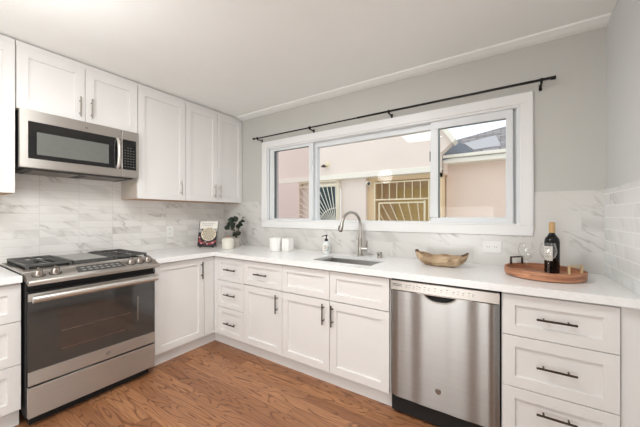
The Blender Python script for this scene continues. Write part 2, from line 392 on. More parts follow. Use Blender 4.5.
MB().box(1.372, 1.392, -.004, .012, 1.235, 2.03).box(1.366, 1.388, -.018, -.004, 1.79, 1.85).box(1.366, 1.388, -.018, -.004, 1.225, 1.25).build('sash_latch', M['vinyl'], sL, bevel=.003)
MB().box(2.534, 2.543, .014, .04, 1.72, 1.80).build('sash_latch', M['slot'], sR, bevel=.002)

# ================================================================ outside: the neighbours
G = -.9
struct(B(-9, 9, .2, 12, G-.1, G).build('ground', M['ground'], org=(0, 3, G)))
FY = 3.6
nb = thing('building', 'pale pink stucco building across the lightwell with an overhanging upper storey', 'building', (0, FY+1, G))
nbw = M['pinkwall']
# lower wall left of the door recess
m = MB(); m.box(-7, -1.24, FY+.10, FY+.3, G, 2.2); m.box(-.33, .324, FY+.10, FY+.3, G, 2.2); m.box(-1.24, -.33, FY+.10, FY+.3, G, .69); m.box(-1.24, -.33, FY+.10, FY+.3, 2.07, 2.2); m.build('lower_wall', M['pinkwall'], nb)
# upper storey with gable cut on its right
m = MB(); m.prism([(-7, 2.26), (1.95, 2.26), (1.95, 2.5), (2.19, 2.709), (1.28, 4.0), (-7, 4.0)], 'y', FY, FY+.26); m.build('upper_wall', M['pinkwall'], nb)
B(-7, 1.9, FY+.26, FY+2.6, 2.2, 3.0).build('upper_wall', M['pinkwall'], nb)
m = MB(); m.box(-7, 1.95, FY-.03, FY+.3, 2.14, 2.26); m.build('ledge_band', M['fascia'], nb, bevel=.01)
m = MB(); m.prism([(2.19, 2.66), (2.25, 2.72), (1.34, 4.06), (1.26, 4.0)], 'y', FY-.09, FY+.26); m.build('roof_edge', M['fascia'], nb, bevel=.005)
m = MB(); m.box(-7, -1.52, FY-.02, FY+.1, G, 2.16); m.build('rough_wall_panel', M['roughpink'], nb)
# recess
m = MB(); m.box(.324, .38, FY+.3, FY+1.1, G, 2.14); m.box(.324, 1.9, FY+1.1, FY+1.25, G, 2.2); m.box(.324, .50, FY+.22, FY+.30, G, 2.14); m.box(.324, 1.95, FY+.2, FY+.3, 2.055, 2.2); m.box(1.75, 1.95, FY+.2, FY+1.1, G, 2.14)
m.build('recess_wall', M['tan2'], nb)
dr = MB(); dr.box(.7, 1.6, FY+1.06, FY+1.1, G, 1.95)
for i in range(3):
    for j in range(2): dr.box(.78+j*.4, 1.12+j*.4, FY+1.04, FY+1.06, .35+i*.5, .78+i*.5)
dr.build('recessed_door', M['ochre'], nb, bevel=.006)
wb = thing('barred_window', 'dark window of the pink building behind a sunburst of cream bars', 'window', (-.9, FY+.1, .75))
B(-1.15, -.42, FY+.06, FY+.098, .75, 1.98).build('pane', M['teal'], wb)
m = MB(); m.box(-1.23, -1.15, FY+.02, FY+.098, .7, 2.06); m.box(-.42, -.34, FY+.02, FY+.098, .7, 2.06); m.box(-1.15, -.42, FY+.02, FY+.098, 1.98, 2.06); m.box(-1.15, -.42, FY+.02, FY+.098, .7, .75)
m.build('frame', M['fascia'], wb, bevel=.005)
m = MB(); yb = FY-.06
m.box(-1.5, -.33, yb-.01, yb+.01, .68, .7); m.box(-1.5, -.33, yb-.01, yb+.01, 1.99, 2.01); m.box(-1.5, -.33, yb-.01, yb+.01, 2.10, 2.12)
for x in (-1.5, -.345): m.box(x, x+.02, yb-.01, yb+.01, .68, 2.12)
for i in range(9): x = -1.45+i*.13; m.tube([(x, yb, 1.99), (x, yb, 2.11)], .008, 6)
for z in (.68, 2.0, 2.11): 
    m.tube([(-1.49, yb, z), (-1.49, FY+.1, z)], .008, 6); m.tube([(-.335, yb, z), (-.335, FY+.1, z)], .008, 6)
m.build('bar_frame', M['cream'], wb)
m = MB(); ox, oz = -.36, .9
for i in range(15):
    a = math.radians(92+i*6.2)
    t = min((ox+1.48)/max(1e-3, -math.cos(a)) if math.cos(a) < 0 else 9, (1.99-oz)/math.sin(a) if math.sin(a) > .01 else 9)
    m.tube([(ox+.06*math.cos(a), yb, oz+.06*math.sin(a)), (ox+t*math.cos(a), yb, oz+t*math.sin(a))], .0085, 6)
m.tube([(ox+.55*math.cos(math.radians(a)), yb-.01, oz+.55*math.sin(math.radians(a))) for a in range(92, 182, 6)], .009, 6)
m.build('sunburst_bars', M['fascia'], wb)
# security gate in front of the recess
gt = thing('security_gate', 'cream metal security gate with slanted bars in the tan recess', 'gate', (1.1, 3.75, G))
m = MB(); y0, y1 = 3.735, 3.765
m.box(.515, .54, y0, y1, G, 2.02); m.box(1.70, 1.725, y0, y1, G, 2.02); m.box(.54, 1.70, y0, y1, 1.995, 2.02); m.box(.54, 1.70, y0, y1, 1.61, 1.64)
m.build('outer_frame', M['cream'], gt)
for i in range(6):
    x = .70+i*.168; MB().tube([(x, 3.75, 1.62), (x, 3.75, 2.0)], .009, 6).build('transom_bar', M['cream'], gt)
m = MB(); m.box(.62, .65, 3.73, 3.76, G+.05, 1.56); m.box(1.61, 1.645, 3.73, 3.76, G+.05, 1.585); m.box(.65, 1.61, 3.73, 3.76, 1.535, 1.565); m.box(.65, 1.61, 3.73, 3.76, G+.05, G+.08)
lf = m.build('gate_leaf', M['cream'], gt)
for i in range(8):
    xt = .68+i*.2; zt = 1.55
    if i > 4: xt = .65; zt = 1.29-(i-5)*.26
    dx, dz = 1.66-xt, -.2-zt; s_ = .92
    MB().tube([(xt, 3.745, zt), (xt+dx*s_, 3.745, zt+dz*s_)], .009, 6).build('slanted_bar', M['cream'], lf)
m = MB(); m.tube([(.36, 3.78, 2.03), (.36, 3.66, 2.02)], .02, 8); m.tube([(.37, 3.66, 2.02), (.44, 3.60, 1.99)], [.03, .05], 12); m.tube([(.36, 3.8, 1.98), (.42, 3.79, 1.86), (.52, 3.78, 1.84)], .008, 6)
lmp = m.build('flood_lamp', M['fascia'], None, smooth=True); tag(lmp, 'small white flood lamp at the corner of the tan recess', 'lamp')
MB().tube([(.425, 3.612, 1.995), (.445, 3.596, 1.988)], .036, 10).build('lens', M['slot'], lmp)
m = MB(); m.tube([(-.66, FY, 2.50), (-.66, FY-.1, 2.50)], .03, 8); m.box(-.70, -.60, FY-.012, FY, 2.44, 2.6)
lm2 = m.build('wall_lamp', M['cream'], None, smooth=True); tag(lm2, 'little hooded lamp high on the pink wall above the barred window', 'lamp')
MB().lathe([(.03, .05), (.07, 0), (.066, -.004), (.02, .04)], (-.70, FY-.11, 2.46), 14).build('hood', M['bronze'], lm2, smooth=True)

# the tan house on the right
tb = thing('house', 'tan stucco house with white fascia and grey shingled roof', 'house', (4, 5, G))
B(1.97, 8, 4.2, 4.35, G, 2.40).build('wall', M['tanwall'], tb)
m = MB(); m.prism([(3.9, 2.34), (3.9, 2.5), (3.98, 2.54), (4.2, 2.54), (4.2, 2.34)], 'x', 1.955, 8); m.build('fascia', M['fascia'], tb)
m = MB(); m.prism([(3.86, 2.44), (3.86, 2.505), (3.9, 2.505), (3.9, 2.44)], 'x', 1.955, 8); m.build('gutter', M['fascia'], tb, bevel=.01)
B(1.955, 2.02, 3.92, 4.2, 2.12, 2.34).build('fascia_return', M['tanwall'], tb)
def zroof(y): return 2.5+.55*(y-3.9)
rp = [(1.95, 3.88), (8, 3.88), (8, 8.4), (3.02, 5.32), (2.04, 4.78)]
n = len(rp)
m = MB(); m.add([(x, y, zroof(y)+.01) for x, y in rp]+[(x, y, zroof(y)-.06) for x, y in rp], [tuple(range(n)), tuple(range(n, 2*n))[::-1]]+[(i, (i+1) % n, n+(i+1) % n, n+i) for i in range(n)])
m.build('roof', M['shingle'], tb)
pp = [(2.26, 4.31), (2.83, 4.64), (2.90, 4.02), (2.55, 3.98)]
pp = [(2.28, 4.45), (2.86, 4.72), (2.96, 4.06), (2.50, 4.0)]
m = MB(); m.add([(x, y, zroof(y)+.015) for x, y in pp]+[(x, y, zroof(y)+.03) for x, y in pp], [(0, 1, 2, 3)[::-1], (4, 5, 6, 7)]+[(i, (i+1) % 4, 4+(i+1) % 4, 4+i) for i in range(4)])
m.build('roof_panel', M['solar'], tb)
m = MB(); m.add([(1.93, 3.87, 2.515), (2.52, 3.87, 2.515), (2.04, 4.72, 3.04), (1.93, 3.87, 2.40), (2.52, 3.87, 2.50), (2.04, 4.76, 2.9)], [(0, 1, 2), (5, 4, 3), (0, 3, 4, 1), (1, 4, 5, 2), (2, 5, 3, 0)])
m.build('valley_flashing', M['flash'], tb)

# ================================================================ cabinets
def mapper(face, F):
    if face == 'x': return lambda u, z, d: (F+d, u, z)
    return lambda u, z, d: (u, F-d, z)
def shaker(name, parent, face, F, u0, u1, z0, z1, rail=.057, th=.019, rec=.012, mat=None):
    """door or drawer front: flat frame round a recessed panel; F is the outer face"""
    P = mapper(face, F); c = .0022; m = MB()
    def ring(a, b): return [(u0+a, z0+a, b), (u1-a, z0+a, b), (u1-a, z1-a, b), (u0+a, z1-a, b)]
    rings = [ring(0, -th), ring(0, -c*.6), ring(c*.6, 0), ring(rail, 0), ring(rail+.003, -rec)]
    vs = [P(*p) for r in rings for p in r]; fs = [(3, 2, 1, 0)]
    for k in range(len(rings)-1):
        for i in range(4):
            j = (i+1) % 4; fs.append((k*4+i, k*4+j, (k+1)*4+j, (k+1)*4+i))
    e = (len(rings)-1)*4; fs.append((e, e+1, e+2, e+3)); m.add(vs, fs)
    return m.build(name, mat or M['cab'], parent)
def pull(parent, face, F, u, z, vert, L=.155, mat=None, r=.0055, off=.03):
    P = mapper(face, F); m = MB(); h = L/2; q = h*.62
    if vert:
        m.tube([P(u, z-h, off), P(u, z+h, off)], r, 10)
        for s in (-q, q): m.tube([P(u, z+s, 0), P(u, z+s, off)], r*.8, 8)
    else:
        m.tube([P(u-h, z, off), P(u+h, z, off)], r, 10)
        for s in (-q, q): m.tube([P(u+s, z, 0), P(u+s, z, off)], r*.8, 8)
    return m.build('handle', mat or M['bronze'], parent, smooth=True)
TK = .11; CT = .872; g = .0018
F = .61
def base_y(label, u0, u1, name='base_cabinet', filler=None):
    t = thing(name, label, 'cabinet', ((u0+u1)/2, -.3, 0))
    m = MB(); m.box(u0+.0005, u1-.0005, -.59, -.003, TK, CT+.023); m.build('body', M['cab'], t)
    B(u0+.0005, u1-.0005, -.555, -.53, 0, TK).build('toe_kick', M['cab'], t)
    return t
def dfront(t, u0, u1, z0, z1, name='drawer', rail=.05): return shaker(name, t, 'y', -F, u0+g, u1-g, z0+g, z1-g, rail)
Z = [.868, .645, .385, .112]
# three narrow drawers beside the corner
c1 = base_y('white base cabinet of three narrow drawers next to the inner corner', .668, 1.04, 'drawer_cabinet')
for i in range(3):
    d = dfront(c1, .668, 1.04, Z[i+1], Z[i], rail=.045); pull(d, 'y', -F, 0.868, (.76, .52, .245)[i]+0, False)
c2 = base_y('white base cabinet with one drawer over one door, left of the sink cabinet', 1.04, 1.5)
d = dfront(c2, 1.04, 1.5, .65, .868); pull(d, 'y', -F, 1.27, .76, False)
d = dfront(c2, 1.04, 1.5, .112, .646, 'door', .057); pull(d, 'y', -F, 1.45, .54, True)
# sink cabinet: open-topped so the basin hangs inside
c3 = thing('sink_cabinet', 'wide white cabinet under the sink with two false drawer fronts over two doors', 'cabinet', (1.96, -.3, 0))
m = MB(); m.box(1.5005, 1.52, -.59, -.003, TK, CT+.023); m.box(2.405, 2.4235, -.59, -.003, TK, CT+.023); m.box(1.52, 2.405, -.59, -.003, TK, TK+.02); m.box(1.52, 2.405, -.59, -.565, .62, CT+.023); m.box(1.52, 2.405, -.59, -.57, TK, .2); m.box(1.945, 1.975, -.59, -.57, .2, .62)
m.build('body', M['cab'], c3); B(1.5005, 2.4235, -.555, -.53, 0, TK).build('toe_kick', M['cab'], c3)
dfront(c3, 1.5, 1.961, .65, .868, 'false_drawer_front'); dfront(c3, 1.961, 2.418, .65, .868, 'false_drawer_front')
d = dfront(c3, 1.5, 1.961, .112, .646, 'door', .057); pull(d, 'y', -F, 1.913, .545, True)
d = dfront(c3, 1.961, 2.418, .112, .646, 'door', .057); pull(d, 'y', -F, 1.99, .545, True)
Z4 = [.868, .652, .382, .112]
c4 = base_y('white base cabinet of three wide drawers right of the dishwasher', 3.037, XR-.001, 'drawer_cabinet')
for i in range(3):
    d = dfront(c4, 3.04, 3.49, Z4[i+1], Z4[i], rail=.055); pull(d, 'y', -F, 3.263, (.762, .522, .29)[i], False)
B(3.494, XR-.001, -.598, -.59, TK, CT+.023).build('filler', M['cab'], c4)
# corner cabinet on the left wall
cc = thing('corner_cabinet', 'white corner base cabinet with one door right of the stove', 'cabinet', (.3, -.6, 0))
m = MB(); m.box(.003, .59, -1.187, -.003, TK, CT+.023); m.box(.59, .667, -.59, -.003, TK, CT+.023); m.build('body', M['cab'], cc)
m = MB(); m.box(.53, .555, -1.187, -.555, 0, TK); m.box(.555, .667, -.555, -.53, 0, TK); m.build('toe_kick', M['cab'], cc)
d = shaker('door', cc, 'x', F, -1.185, -.722, .112, .868); pull(d, 'x', F, -.755, .757, True, .16)
m = MB(); m.box(.592, F-.001, -.718, -.612, .112, .868); m.box(.612, .666, -F+.001, -.592, .112, .868); m.build('filler', M['cab'], cc)
# drawer cabinet left of the stove
cl = thing('drawer_cabinet', 'white drawer base cabinet left of the stove', 'cabinet', (.3, -2.3, 0))
B(.003, .59, -2.60, -1.966, TK, CT+.006).build('body', M['cab'], cl); B(.53, .555, -2.60, -1.966, 0, TK).build('toe_kick', M['cab'], cl)
for i in range(3):
    d = shaker('drawer', cl, 'x', F, -2.60, -1.967, Z[i+1]+g, Z[i]-g, .055); pull(d, 'x', F, -2.29, (Z[i]+Z[i+1])/2, False)

# wall cabinets
UB, UT = 1.428, 2.412; UF = .335
def upper(label, y0, y1, z0, doors, hs):
    t = thing('wall_cabinet', label, 'cabinet', (.16, (y0+y1)/2, z0))
    B(.003, .316, y0+.0005, y1-.0005, z0+.004, 2.455).build('body', M['cab'], t)
    B(.005, .312, y0+.003, y1-.003, z0, z0+.004).build('underside', M['ply'], t)
    B(.316, .325, y0+.001, y1-.001, UT+.002, 2.452).build('top_filler', M['cab'], t)
    for (a, b), (hy, hz) in zip(doors, hs):
        d = shaker('door', t, 'x', UF, a+g, b-g, z0+.002, UT, .057)
        pull(d, 'x', UF, hy, hz, True, .15, M['nickel'])
    return t
upper('tall white wall cabinet at the left edge beside the microwave', -2.56, -1.942, UB, [(-2.56, -1.942)], [(-2.5, 1.55)])
upper('short two-door white wall cabinet above the microwave', -1.939, -1.192, 1.996, [(-1.939, -1.567), (-1.567, -1.192)], [(-1.602, 2.105), (-1.53, 2.11)])
upper('tall single-door white wall cabinet right of the microwave', -1.19, -.742, UB, [(-1.19, -.742)], [(-.795, 1.555)])
upper('tall two-door white wall cabinet in the corner by the window wall', -.74, -.004, UB, [(-.74, -.364), (-.364, -.004)], [(-.405, 1.545), (-.335, 1.545)])
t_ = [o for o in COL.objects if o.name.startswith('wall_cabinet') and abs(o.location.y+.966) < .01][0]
B(.004, .315, -1.1912, -1.1896, UB+.006, 1.60).build('side_shade_skin', M['cabshade'], t_)  # thin skin painting the shade on the cabinet side below the microwave

# ================================================================ countertops and sink
C0, C1 = .88, .92
SX0, SX1, SY0, SY1 = 1.735, 2.25, -.515, -.185
m = MB()
CS = .896
m.box(.003, .646, -1.19, -.64, CS, C1); m.box(.60, .646, -1.19, -.64, C0, CS)
m.box(.003, SX0, -.64, -.003, CS, C1); m.box(SX1, XR-.009, -.64, -.003, CS, C1)
m.box(SX0, SX1, -.64, SY0, CS, C1); m.box(SX0, SX1, SY1, -.003, CS, C1)
m.box(.60, XR-.009, -.64, -.60, C0, CS)
ct = m.build('countertop', M['quartz'], None, org=(1.9, -.3, C0)); tag(ct, 'long L-shaped white quartz countertop running under the window to the right wall', 'countertop')
ct2 = MB().box(.003, .64, -2.6, -1.966, C0, C1).build('countertop', M['quartz'], None, bevel=.003); tag(ct2, 'short white quartz countertop left of the stove', 'countertop')
sk = thing('sink', 'undermounted stainless steel sink set in the countertop below the window', 'sink', (1.99, -.35, .68))
a, b, c_, d_ = SX0-.004, SX1+.004, SY0-.004, SY1+.004; zb = .69
m = MB(); q = .002
m.box(a-.02, b+.02, c_-.02, c_, .890, .8955); m.box(a-.02, b+.02, d_, d_+.02, .890, .8955); m.box(a-.02, a, c_, d_, .890, .8955); m.box(b, b+.02, c_, d_, .890, .8955)
m.box(a-q, a, c_, d_, zb, .8955); m.box(b, b+q, c_, d_, zb, .8955); m.box(a-q, b+q, c_-q, c_, zb, .8955); m.box(a-q, b+q, d_, d_+q, zb, .8955); m.box(a-q, b+q, c_-q, d_+q, zb-q, zb)
m.build('basin', M['steel_s'], sk, bevel=.0008)
MB().lathe([(.045, 0), (.045, .004), (.03, .005), (.012, .002)], (1.99, -.33, zb), 20).build('drain', M['nickel'], sk, smooth=True)

# faucet
fa = thing('faucet', 'brushed nickel pull-down faucet arching over the sink', 'faucet', (1.97, -.10, C1))
m = MB(); m.lathe([(.027, 0), (.027, .006), (.021, .012), (.0205, .15), (.017, .158), (.0145, .165)], (1.97, -.10, C1), 24); m.build('body', M['nickel'], fa, smooth=True)
bx, by = 1.97, -.10; tx, ty = 1.905, -.315
hx, hy = tx-bx, ty-by; R = .5*math.hypot(hx, hy); ux, uy = hx/(2*R), hy/(2*R)
pts = [(bx, by, 1.06), (bx, by, 1.12), (bx, by, 1.195)]
for i in range(1, 17):
    a_ = PI-PI*i/16*0.93; pts.append((bx+ux*(R+R*math.cos(a_)), by+uy*(R+R*math.cos(a_)), 1.195+.112*math.sin(a_)*1.0))
m = MB().tube(pts, .0125, 16); m.build('gooseneck', M['nickel'], fa, smooth=True)
e = Vector(pts[-1]); dn = (Vector(pts[-1])-Vector(pts[-2])).normalized(); dn = (dn+Vector((ux*.12, uy*.12, -.4))).normalized()
MB().tube([e, e+dn*.012, e+dn*.045, e+dn*.072], [.0135, .0165, .0185, .017], 18).build('spray_head', M['nickel'], fa, smooth=True)
MB().tube([e+dn*.072, e+dn*.077], [.0165, .015], 18).build('nozzle', M['rub'], fa, smooth=True)
sw = e+dn*.04+Vector((-.0125, -.009, 0))
MB().tube([sw-dn*.012, sw+dn*.022], .0085, 8).build('spray_button', M['rub'], fa, smooth=True)
m = MB(); m.tube([(1.985, -.10, .985), (2.03, -.09, .985)], .0155, 16); m.tube([(2.022, -.092, .985), (2.03, -.095, 1.0), (2.034, -.10, 1.06)], [.010, .009, .006], 10); m.build('lever', M['nickel'], fa, smooth=True)
ag = MB().lathe([(.021, 0), (.021, .045), (.019, .05), (.012, .053)], (2.157, -.115, C1), 20).build('air_gap_cap', M['nickel'], None, smooth=True); tag(ag, 'small round nickel cap on the counter right of the faucet', 'cap')
B(2.151, 2.163, -.1375, -.135, C1+.02, C1+.036).build('vent_slot', M['slot'], ag)

# ================================================================ dishwasher
dw = thing('dishwasher', 'stainless steel dishwasher between the sink cabinet and drawers', 'dishwasher', (2.73, -.3, 0))
D0, D1 = 2.432, 3.030; DF = .625
B(D0, D1, -.60, -.01, .02, .868).build('body', M['rub'], dw)
B(D0, D1, -.57, -.55, 0, .12).build('toe_kick', M['rub'], dw)
MB().box(D0, D1, -DF-.002, -.602, .806, .866).build('control_strip', M['steel_y'], dw, bevel=.002)
# door panel with the smile-shaped pocket notch; front gently bowed
px0, px1, pz = 2.64, 2.82, .802
notch = []
N = 14
for i in range(N+1):
    t = i/N; x = px1+(px0-px1)*t; notch.append((x, pz-.036*(1-abs(2*t-1)**2.6)))
poly = [(D0, .128), (D1, .128), (D1, .802)]+notch+[(D0, .802)]
dpm = MB(); ii = []
xs_ = [D0+(D1-D0)*.5*(1-math.cos(PI*i/60)) for i in range(61)]
def dfy(x): e_ = min(x-D0, D1-x); return -DF-.004*math.sin(PI*(x-D0)/(D1-D0))-.0013*math.sin((x-D0)*33+.6)-.0003*math.sin((x-D0)*71+1)+(.018*(1-e_/.05)**2.2 if e_ < .05 else 0)
def dtop(x): return pz-.036*(1-abs(2*(x-px0)/(px1-px0)-1)**2.6) if px0 < x < px1 else pz
xs_ = sorted(set(xs_+[px0+(px1-px0)*i/16 for i in range(17)]))
vs = []; fs = []
for x in xs_: vs += [(x, dfy(x), .128), (x, dfy(x), dtop(x)), (x, -.603, .128), (x, -.603, dtop(x))]
for i in range(len(xs_)-1):
    a_ = i*4; fs += [(a_, a_+4, a_+5, a_+1), (a_+1, a_+5, a_+7, a_+3), (a_+3, a_+7, a_+6, a_+2), (a_+2, a_+6, a_+4, a_)]
a_ = (len(xs_)-1)*4; fs += [(0, 1, 3, 2), (a_, a_+2, a_+3, a_+1)]
dm = dpm.add(vs, fs).build('door', M['steel_x'], dw, smooth=True, angle=50)
m = MB(); m.prism(notch+[(px0, .806), (px1, .806)], 'y', -.6035, -.602); m.build('handle_pocket', M['rub'], dw)
MB().tube([(x, -DF-.004, z-.003) for x, z in notch], .0045, 8).build('pocket_lip', M['brightsteel'], dw, smooth=True)
MB().tube([(2.60, -DF-.003, .8035), (2.90, -DF-.003, .8035)], .0022, 8).build('strip_edge', M['brightsteel'], dw, smooth=True)
def badge(parent, face, F_, u, z, r, mat=None):
    P = mapper(face, F_)
    o = MB().tube([P(u, z, 0), P(u, z, .003)], r, 24).build('round_badge', mat or M['nickel'], parent, smooth=True)
    m = MB(); ring = [P(u+r*.82*math.cos(k*PI/12), z+r*.82*math.sin(k*PI/12), .003) for k in range(25)]; m.tube(ring, r*.07, 6)
    for s in (-.28, .28):
        m.tube([P(u+r*(s+.24*math.cos(k*PI/7)), z+r*.36*math.sin(k*PI/7), .003) for k in range(12)], r*.075, 6)
    m.build('monogram', M['slot'], o)
    return o
badge(dw, 'y', -DF-.003, 2.722, .24, .0165)
m = MB()
for r_ in range(2):
    for i in range(7): m.box(2.447+i*.0085, 2.4535+i*.0085, -DF-.0026, -DF-.002, .842-r_*.010, .847-r_*.010)
m.build('printed_name', M['darkmark'], dw)
m = MB()
for i, x in enumerate([2.53, 2.55, 2.575, 2.595, 2.61, 2.64, 2.665, 2.70, 2.735, 2.765, 2.80, 2.825, 2.85, 2.88, 2.90]):
    m.box(x, x+.011, -DF-.0026, -DF-.002, .838+(i % 2)*.006, .841+(i % 2)*.006); m.box(x, x+.007, -DF-.0026, -DF-.002, .829, .8315)
m.build('control_marks', M['slot'], dw)

# ================================================================ range
st = thing('stove', 'stainless slide-in gas stove under the microwave', 'stove', (.35, -1.57, 0))
Y0, Y1 = -1.954, -1.220
m = MB(); m.box(.03, .655, Y0, Y1, .06, .90); m.box(.03, .62, Y0+.02, Y1-.02, .0, .06); m.build('body', M['rub'], st)
m = MB(); m.box(.012, .60, Y0-.006, -1.204, .921, .934); m.build('cooktop', M['steel_y'], st, bevel=.003)
B(.03, .535, Y0+.02, Y1-.02, .934, .938).build('burner_pan', M['rub'], st, bevel=.002)
# slanted control panel with a lip over the oven door
m = MB(); m.prism([(.545, .936), (.56, .942), (.722, .893), (.727, .885), (.722, .866), (.70, .862), (.545, .90)], 'y', Y0-.002, -1.204)
cp = m.build('control_panel', M['steel_y'], st, bevel=.0025)
def onpanel(x): return .942-(x-.56)/(.722-.56)*.049
sl = math.atan2(.049, .162)
# display
m = MB(); dy0, dy1 = -1.715, -1.43
x0_, x1_ = .60, .69
m.add([(x0_, dy0+.012, onpanel(x0_)+.0015), (x0_, dy1-.012, onpanel(x0_)+.0015), (x1_, dy1, onpanel(x1_)+.0015), (x1_, dy0, onpanel(x1_)+.0015), (x0_, dy0+.012, onpanel(x0_)-.004), (x0_, dy1-.012, onpanel(x0_)-.004), (x1_, dy1, onpanel(x1_)-.004), (x1_, dy0, onpanel(x1_)-.004)],
      [(0, 1, 2, 3), (7, 6, 5, 4), (0, 4, 5, 1), (1, 5, 6, 2), (2, 6, 7, 3), (3, 7, 4, 0)])
dsp = m.build('display', M['slot'], cp)
m = MB()
for i in range(7):
    for j in range(2):
        x = .625+j*.032; y = dy0+.03+i*.035; z = onpanel(x)+.002; m.add([(x, y, z), (x, y+.02, z), (x+.010, y+.02, onpanel(x+.010)+.002), (x+.010, y, onpanel(x+.010)+.002), (x, y, z-.002), (x, y+.02, z-.002), (x+.010, y+.02, onpanel(x+.010)), (x+.010, y, onpanel(x+.010))], [(0, 1, 2, 3), (7, 6, 5, 4), (0, 4, 5, 1), (1, 5, 6, 2), (2, 6, 7, 3), (3, 7, 4, 0)])
m.build('display_marks', M['mark'], dsp)
nrm = Vector((math.sin(sl), 0, math.cos(sl)))
for y, x in ((-1.90, .655), (-1.82, .65), (-1.385, .655), (-1.325, .652), (-1.262, .648)):
    p = Vector((x, y, onpanel(x)))
    k_ = MB().tube([p, p+nrm*.006, p+nrm*.008, p+nrm*.034, p+nrm*.038], [.028, .028, .022, .019, .017], 22).build('knob', M['nickel'], cp, smooth=True)
    MB().tube([p-nrm*.001, p+nrm*.003], .032, 22).build('knob_skirt', M['slot'], k_, smooth=True)
    q = p+nrm*.040; ax = Vector((math.cos(sl), 0, -math.sin(sl)))
    MB().tube([q-ax*.016, q+ax*.016], .006, 8).build('knob_grip', M['nickel'], k_, smooth=True)
# oven door
DFX = .685
m = MB(); m.box(.657, DFX-.004, Y0+.002, Y1-.002, .262, .825); m.build('oven_door', M['rub'], st)
od = [o for o in COL.objects if o.name.startswith('oven_door')][-1]
B(DFX-.004, DFX, Y0+.004, Y1-.004, .345, .765).build('door_glass', M['ovenglass'], od, bevel=.001)
m = MB(); m.box(DFX-.004, DFX+.003, Y0+.002, Y1-.002, .262, .345); m.build('lower_trim', M['steel_y'], od, bevel=.002)
m = MB(); m.box(DFX-.004, DFX+.003, Y0+.002, Y1-.002, .765, .812); m.build('upper_trim', M['steel_y'], od, bevel=.002)
B(DFX, DFX+.0008, -1.81, -1.385, .415, .685).build('oven_window', M['ovenwin'], od)
m = MB(); yv = -1.385
m.box(DFX+.0008, DFX+.0016, -1.80, -1.40, .545, .548); m.box(DFX+.0008, DFX+.0014, -1.80, -1.44, .430, .432); m.box(DFX+.0008, DFX+.0016, -1.352, -1.346, .47, .66)
m.build('rack_edges', M['nickel'], od)
m = MB(); yh0, yh1 = Y0+.012, Y1-.012
m.tube([(.74, yh0, .787), (.74, yh1, .787)], .021, 18)
for y in (yh0+.025, yh1-.025): m.tube([(DFX, y, .79), (.735, y, .79)], .012, 12)
m.build('door_handle', M['brightsteel'], od, smooth=True)
badge(od, 'x', DFX+.003, -1.545, .302, .016, M['steel_y'])
m = MB(); m.box(.657, DFX+.002, Y0+.002, Y1-.002, .068, .250); m.build('storage_drawer', M['steel_y'], st, bevel=.003)
# grates
def grate(y0, y1, x0=.05, x1=.53, nx=9, z=.968):
    gr = MB(); b_ = .006
    for x in (x0, (x0+x1)/2, x1): gr.box(x-b_, x+b_, y0, y1, z-.014, z)
    for y in (y0+b_, (y0+y1)/2, y1-b_): gr.box(x0, x1, y-b_, y+b_, z-.014, z)
    for i in range(1, nx):
        x = x0+(x1-x0)*i/nx; w_ = (y1-y0)*.30
        gr.box(x-.004, x+.004, y0, y0+w_, z-.012, z); gr.box(x-.004, x+.004, y1-w_, y1, z-.012, z)
    for x in (x0, x1):
        for y in (y0+.01, y1-.01): gr.box(x-.008, x+.008, y-.008, y+.008, .938, z)
    return gr.build('grate', M['iron'], st, bevel=.002)
grate(-1.935, -1.70); grate(-1.445, -1.213)
for y in (-1.818, -1.33):
    for x in (.17, .41):
        MB().lathe([(.05, 0), (.05, .008), (.036, .012), (.036, .018), (.028, .021)], (x, y, .938), 20).build('burner_cap', M['iron'], st, smooth=True)
m = MB(); m.box(.05, .53, -1.695, -1.45, .938, .956); m.box(.05, .53, -1.695, -1.685, .956, .964); m.box(.05, .53, -1.46, -1.45, .956, .964); m.box(.518, .53, -1.695, -1.45, .956, .964)
m.build('griddle_frame', M['iron'], st, bevel=.002)
B(.08, .50, -1.675, -1.47, .956, .961).build('griddle', M['griddle'], st, bevel=.002)

# ================================================================ microwave
mw = thing('microwave', 'stainless over-the-range microwave under the short cabinet', 'microwave', (.2, -1.57, 1.6))
A0, A1 = -1.933, -1.206; MF = .385
B(.003, .345, A0+.004, A1-.004, 1.605, 1.992).build('body', M['rub'], mw)
m = MB(); m.box(.347, MF, A0, -1.3385, 1.603, 1.992); md = m.build('door', M['steel_y'], mw, bevel=.003)
m = MB(); m.box(.347, MF, -1.336, A1, 1.603, 1.992); mc = m.build('control_side', M['steel_y'], mw, bevel=.003)
B(MF, MF+.002, -1.892, -1.346, 1.664, 1.915).build('door_glass', M['blackglass'], md, bevel=.001)
B(MF+.002, MF+.0028, -1.85, -1.43, 1.695, 1.848).build('viewing_window', M['greyglass'], md)
m = MB()
hp = [(MF+.002, -1.368, 1.672), (MF+.022, -1.368, 1.69), (MF+.03, -1.368, 1.74), (MF+.032, -1.368, 1.79), (MF+.03, -1.368, 1.84), (MF+.022, -1.368, 1.89), (MF+.002, -1.368, 1.908)]
m.tube(hp, .0125, 12); m.build('door_handle', M['brightsteel'], md, smooth=True)
B(MF, MF+.002, -1.331, -1.228, 1.664, 1.915).build('keypad', M['blackglass'], mc, bevel=.001)
kp = [o for o in COL.objects if o.name.startswith('keypad')][-1]
m = MB()
for r_ in range(8):
    for c__ in range(4):
        if r_ in (0,) and c__ in (0, 3): continue
        y = -1.317+c__*.021; z = 1.845-r_*.0225; m.box(MF+.002, MF+.0026, y, y+.011, z, z+.005)
m.build('keypad_marks', M['dimmark'], kp)
badge(md, 'x', MF, -1.575, 1.945, .0095, M['steel_y'])
m = MB(); m.box(.02, .34, A0+.03, A1-.03, 1.592, 1.605)
m.build('vent_underside', M['slot'], mw)
m = MB()
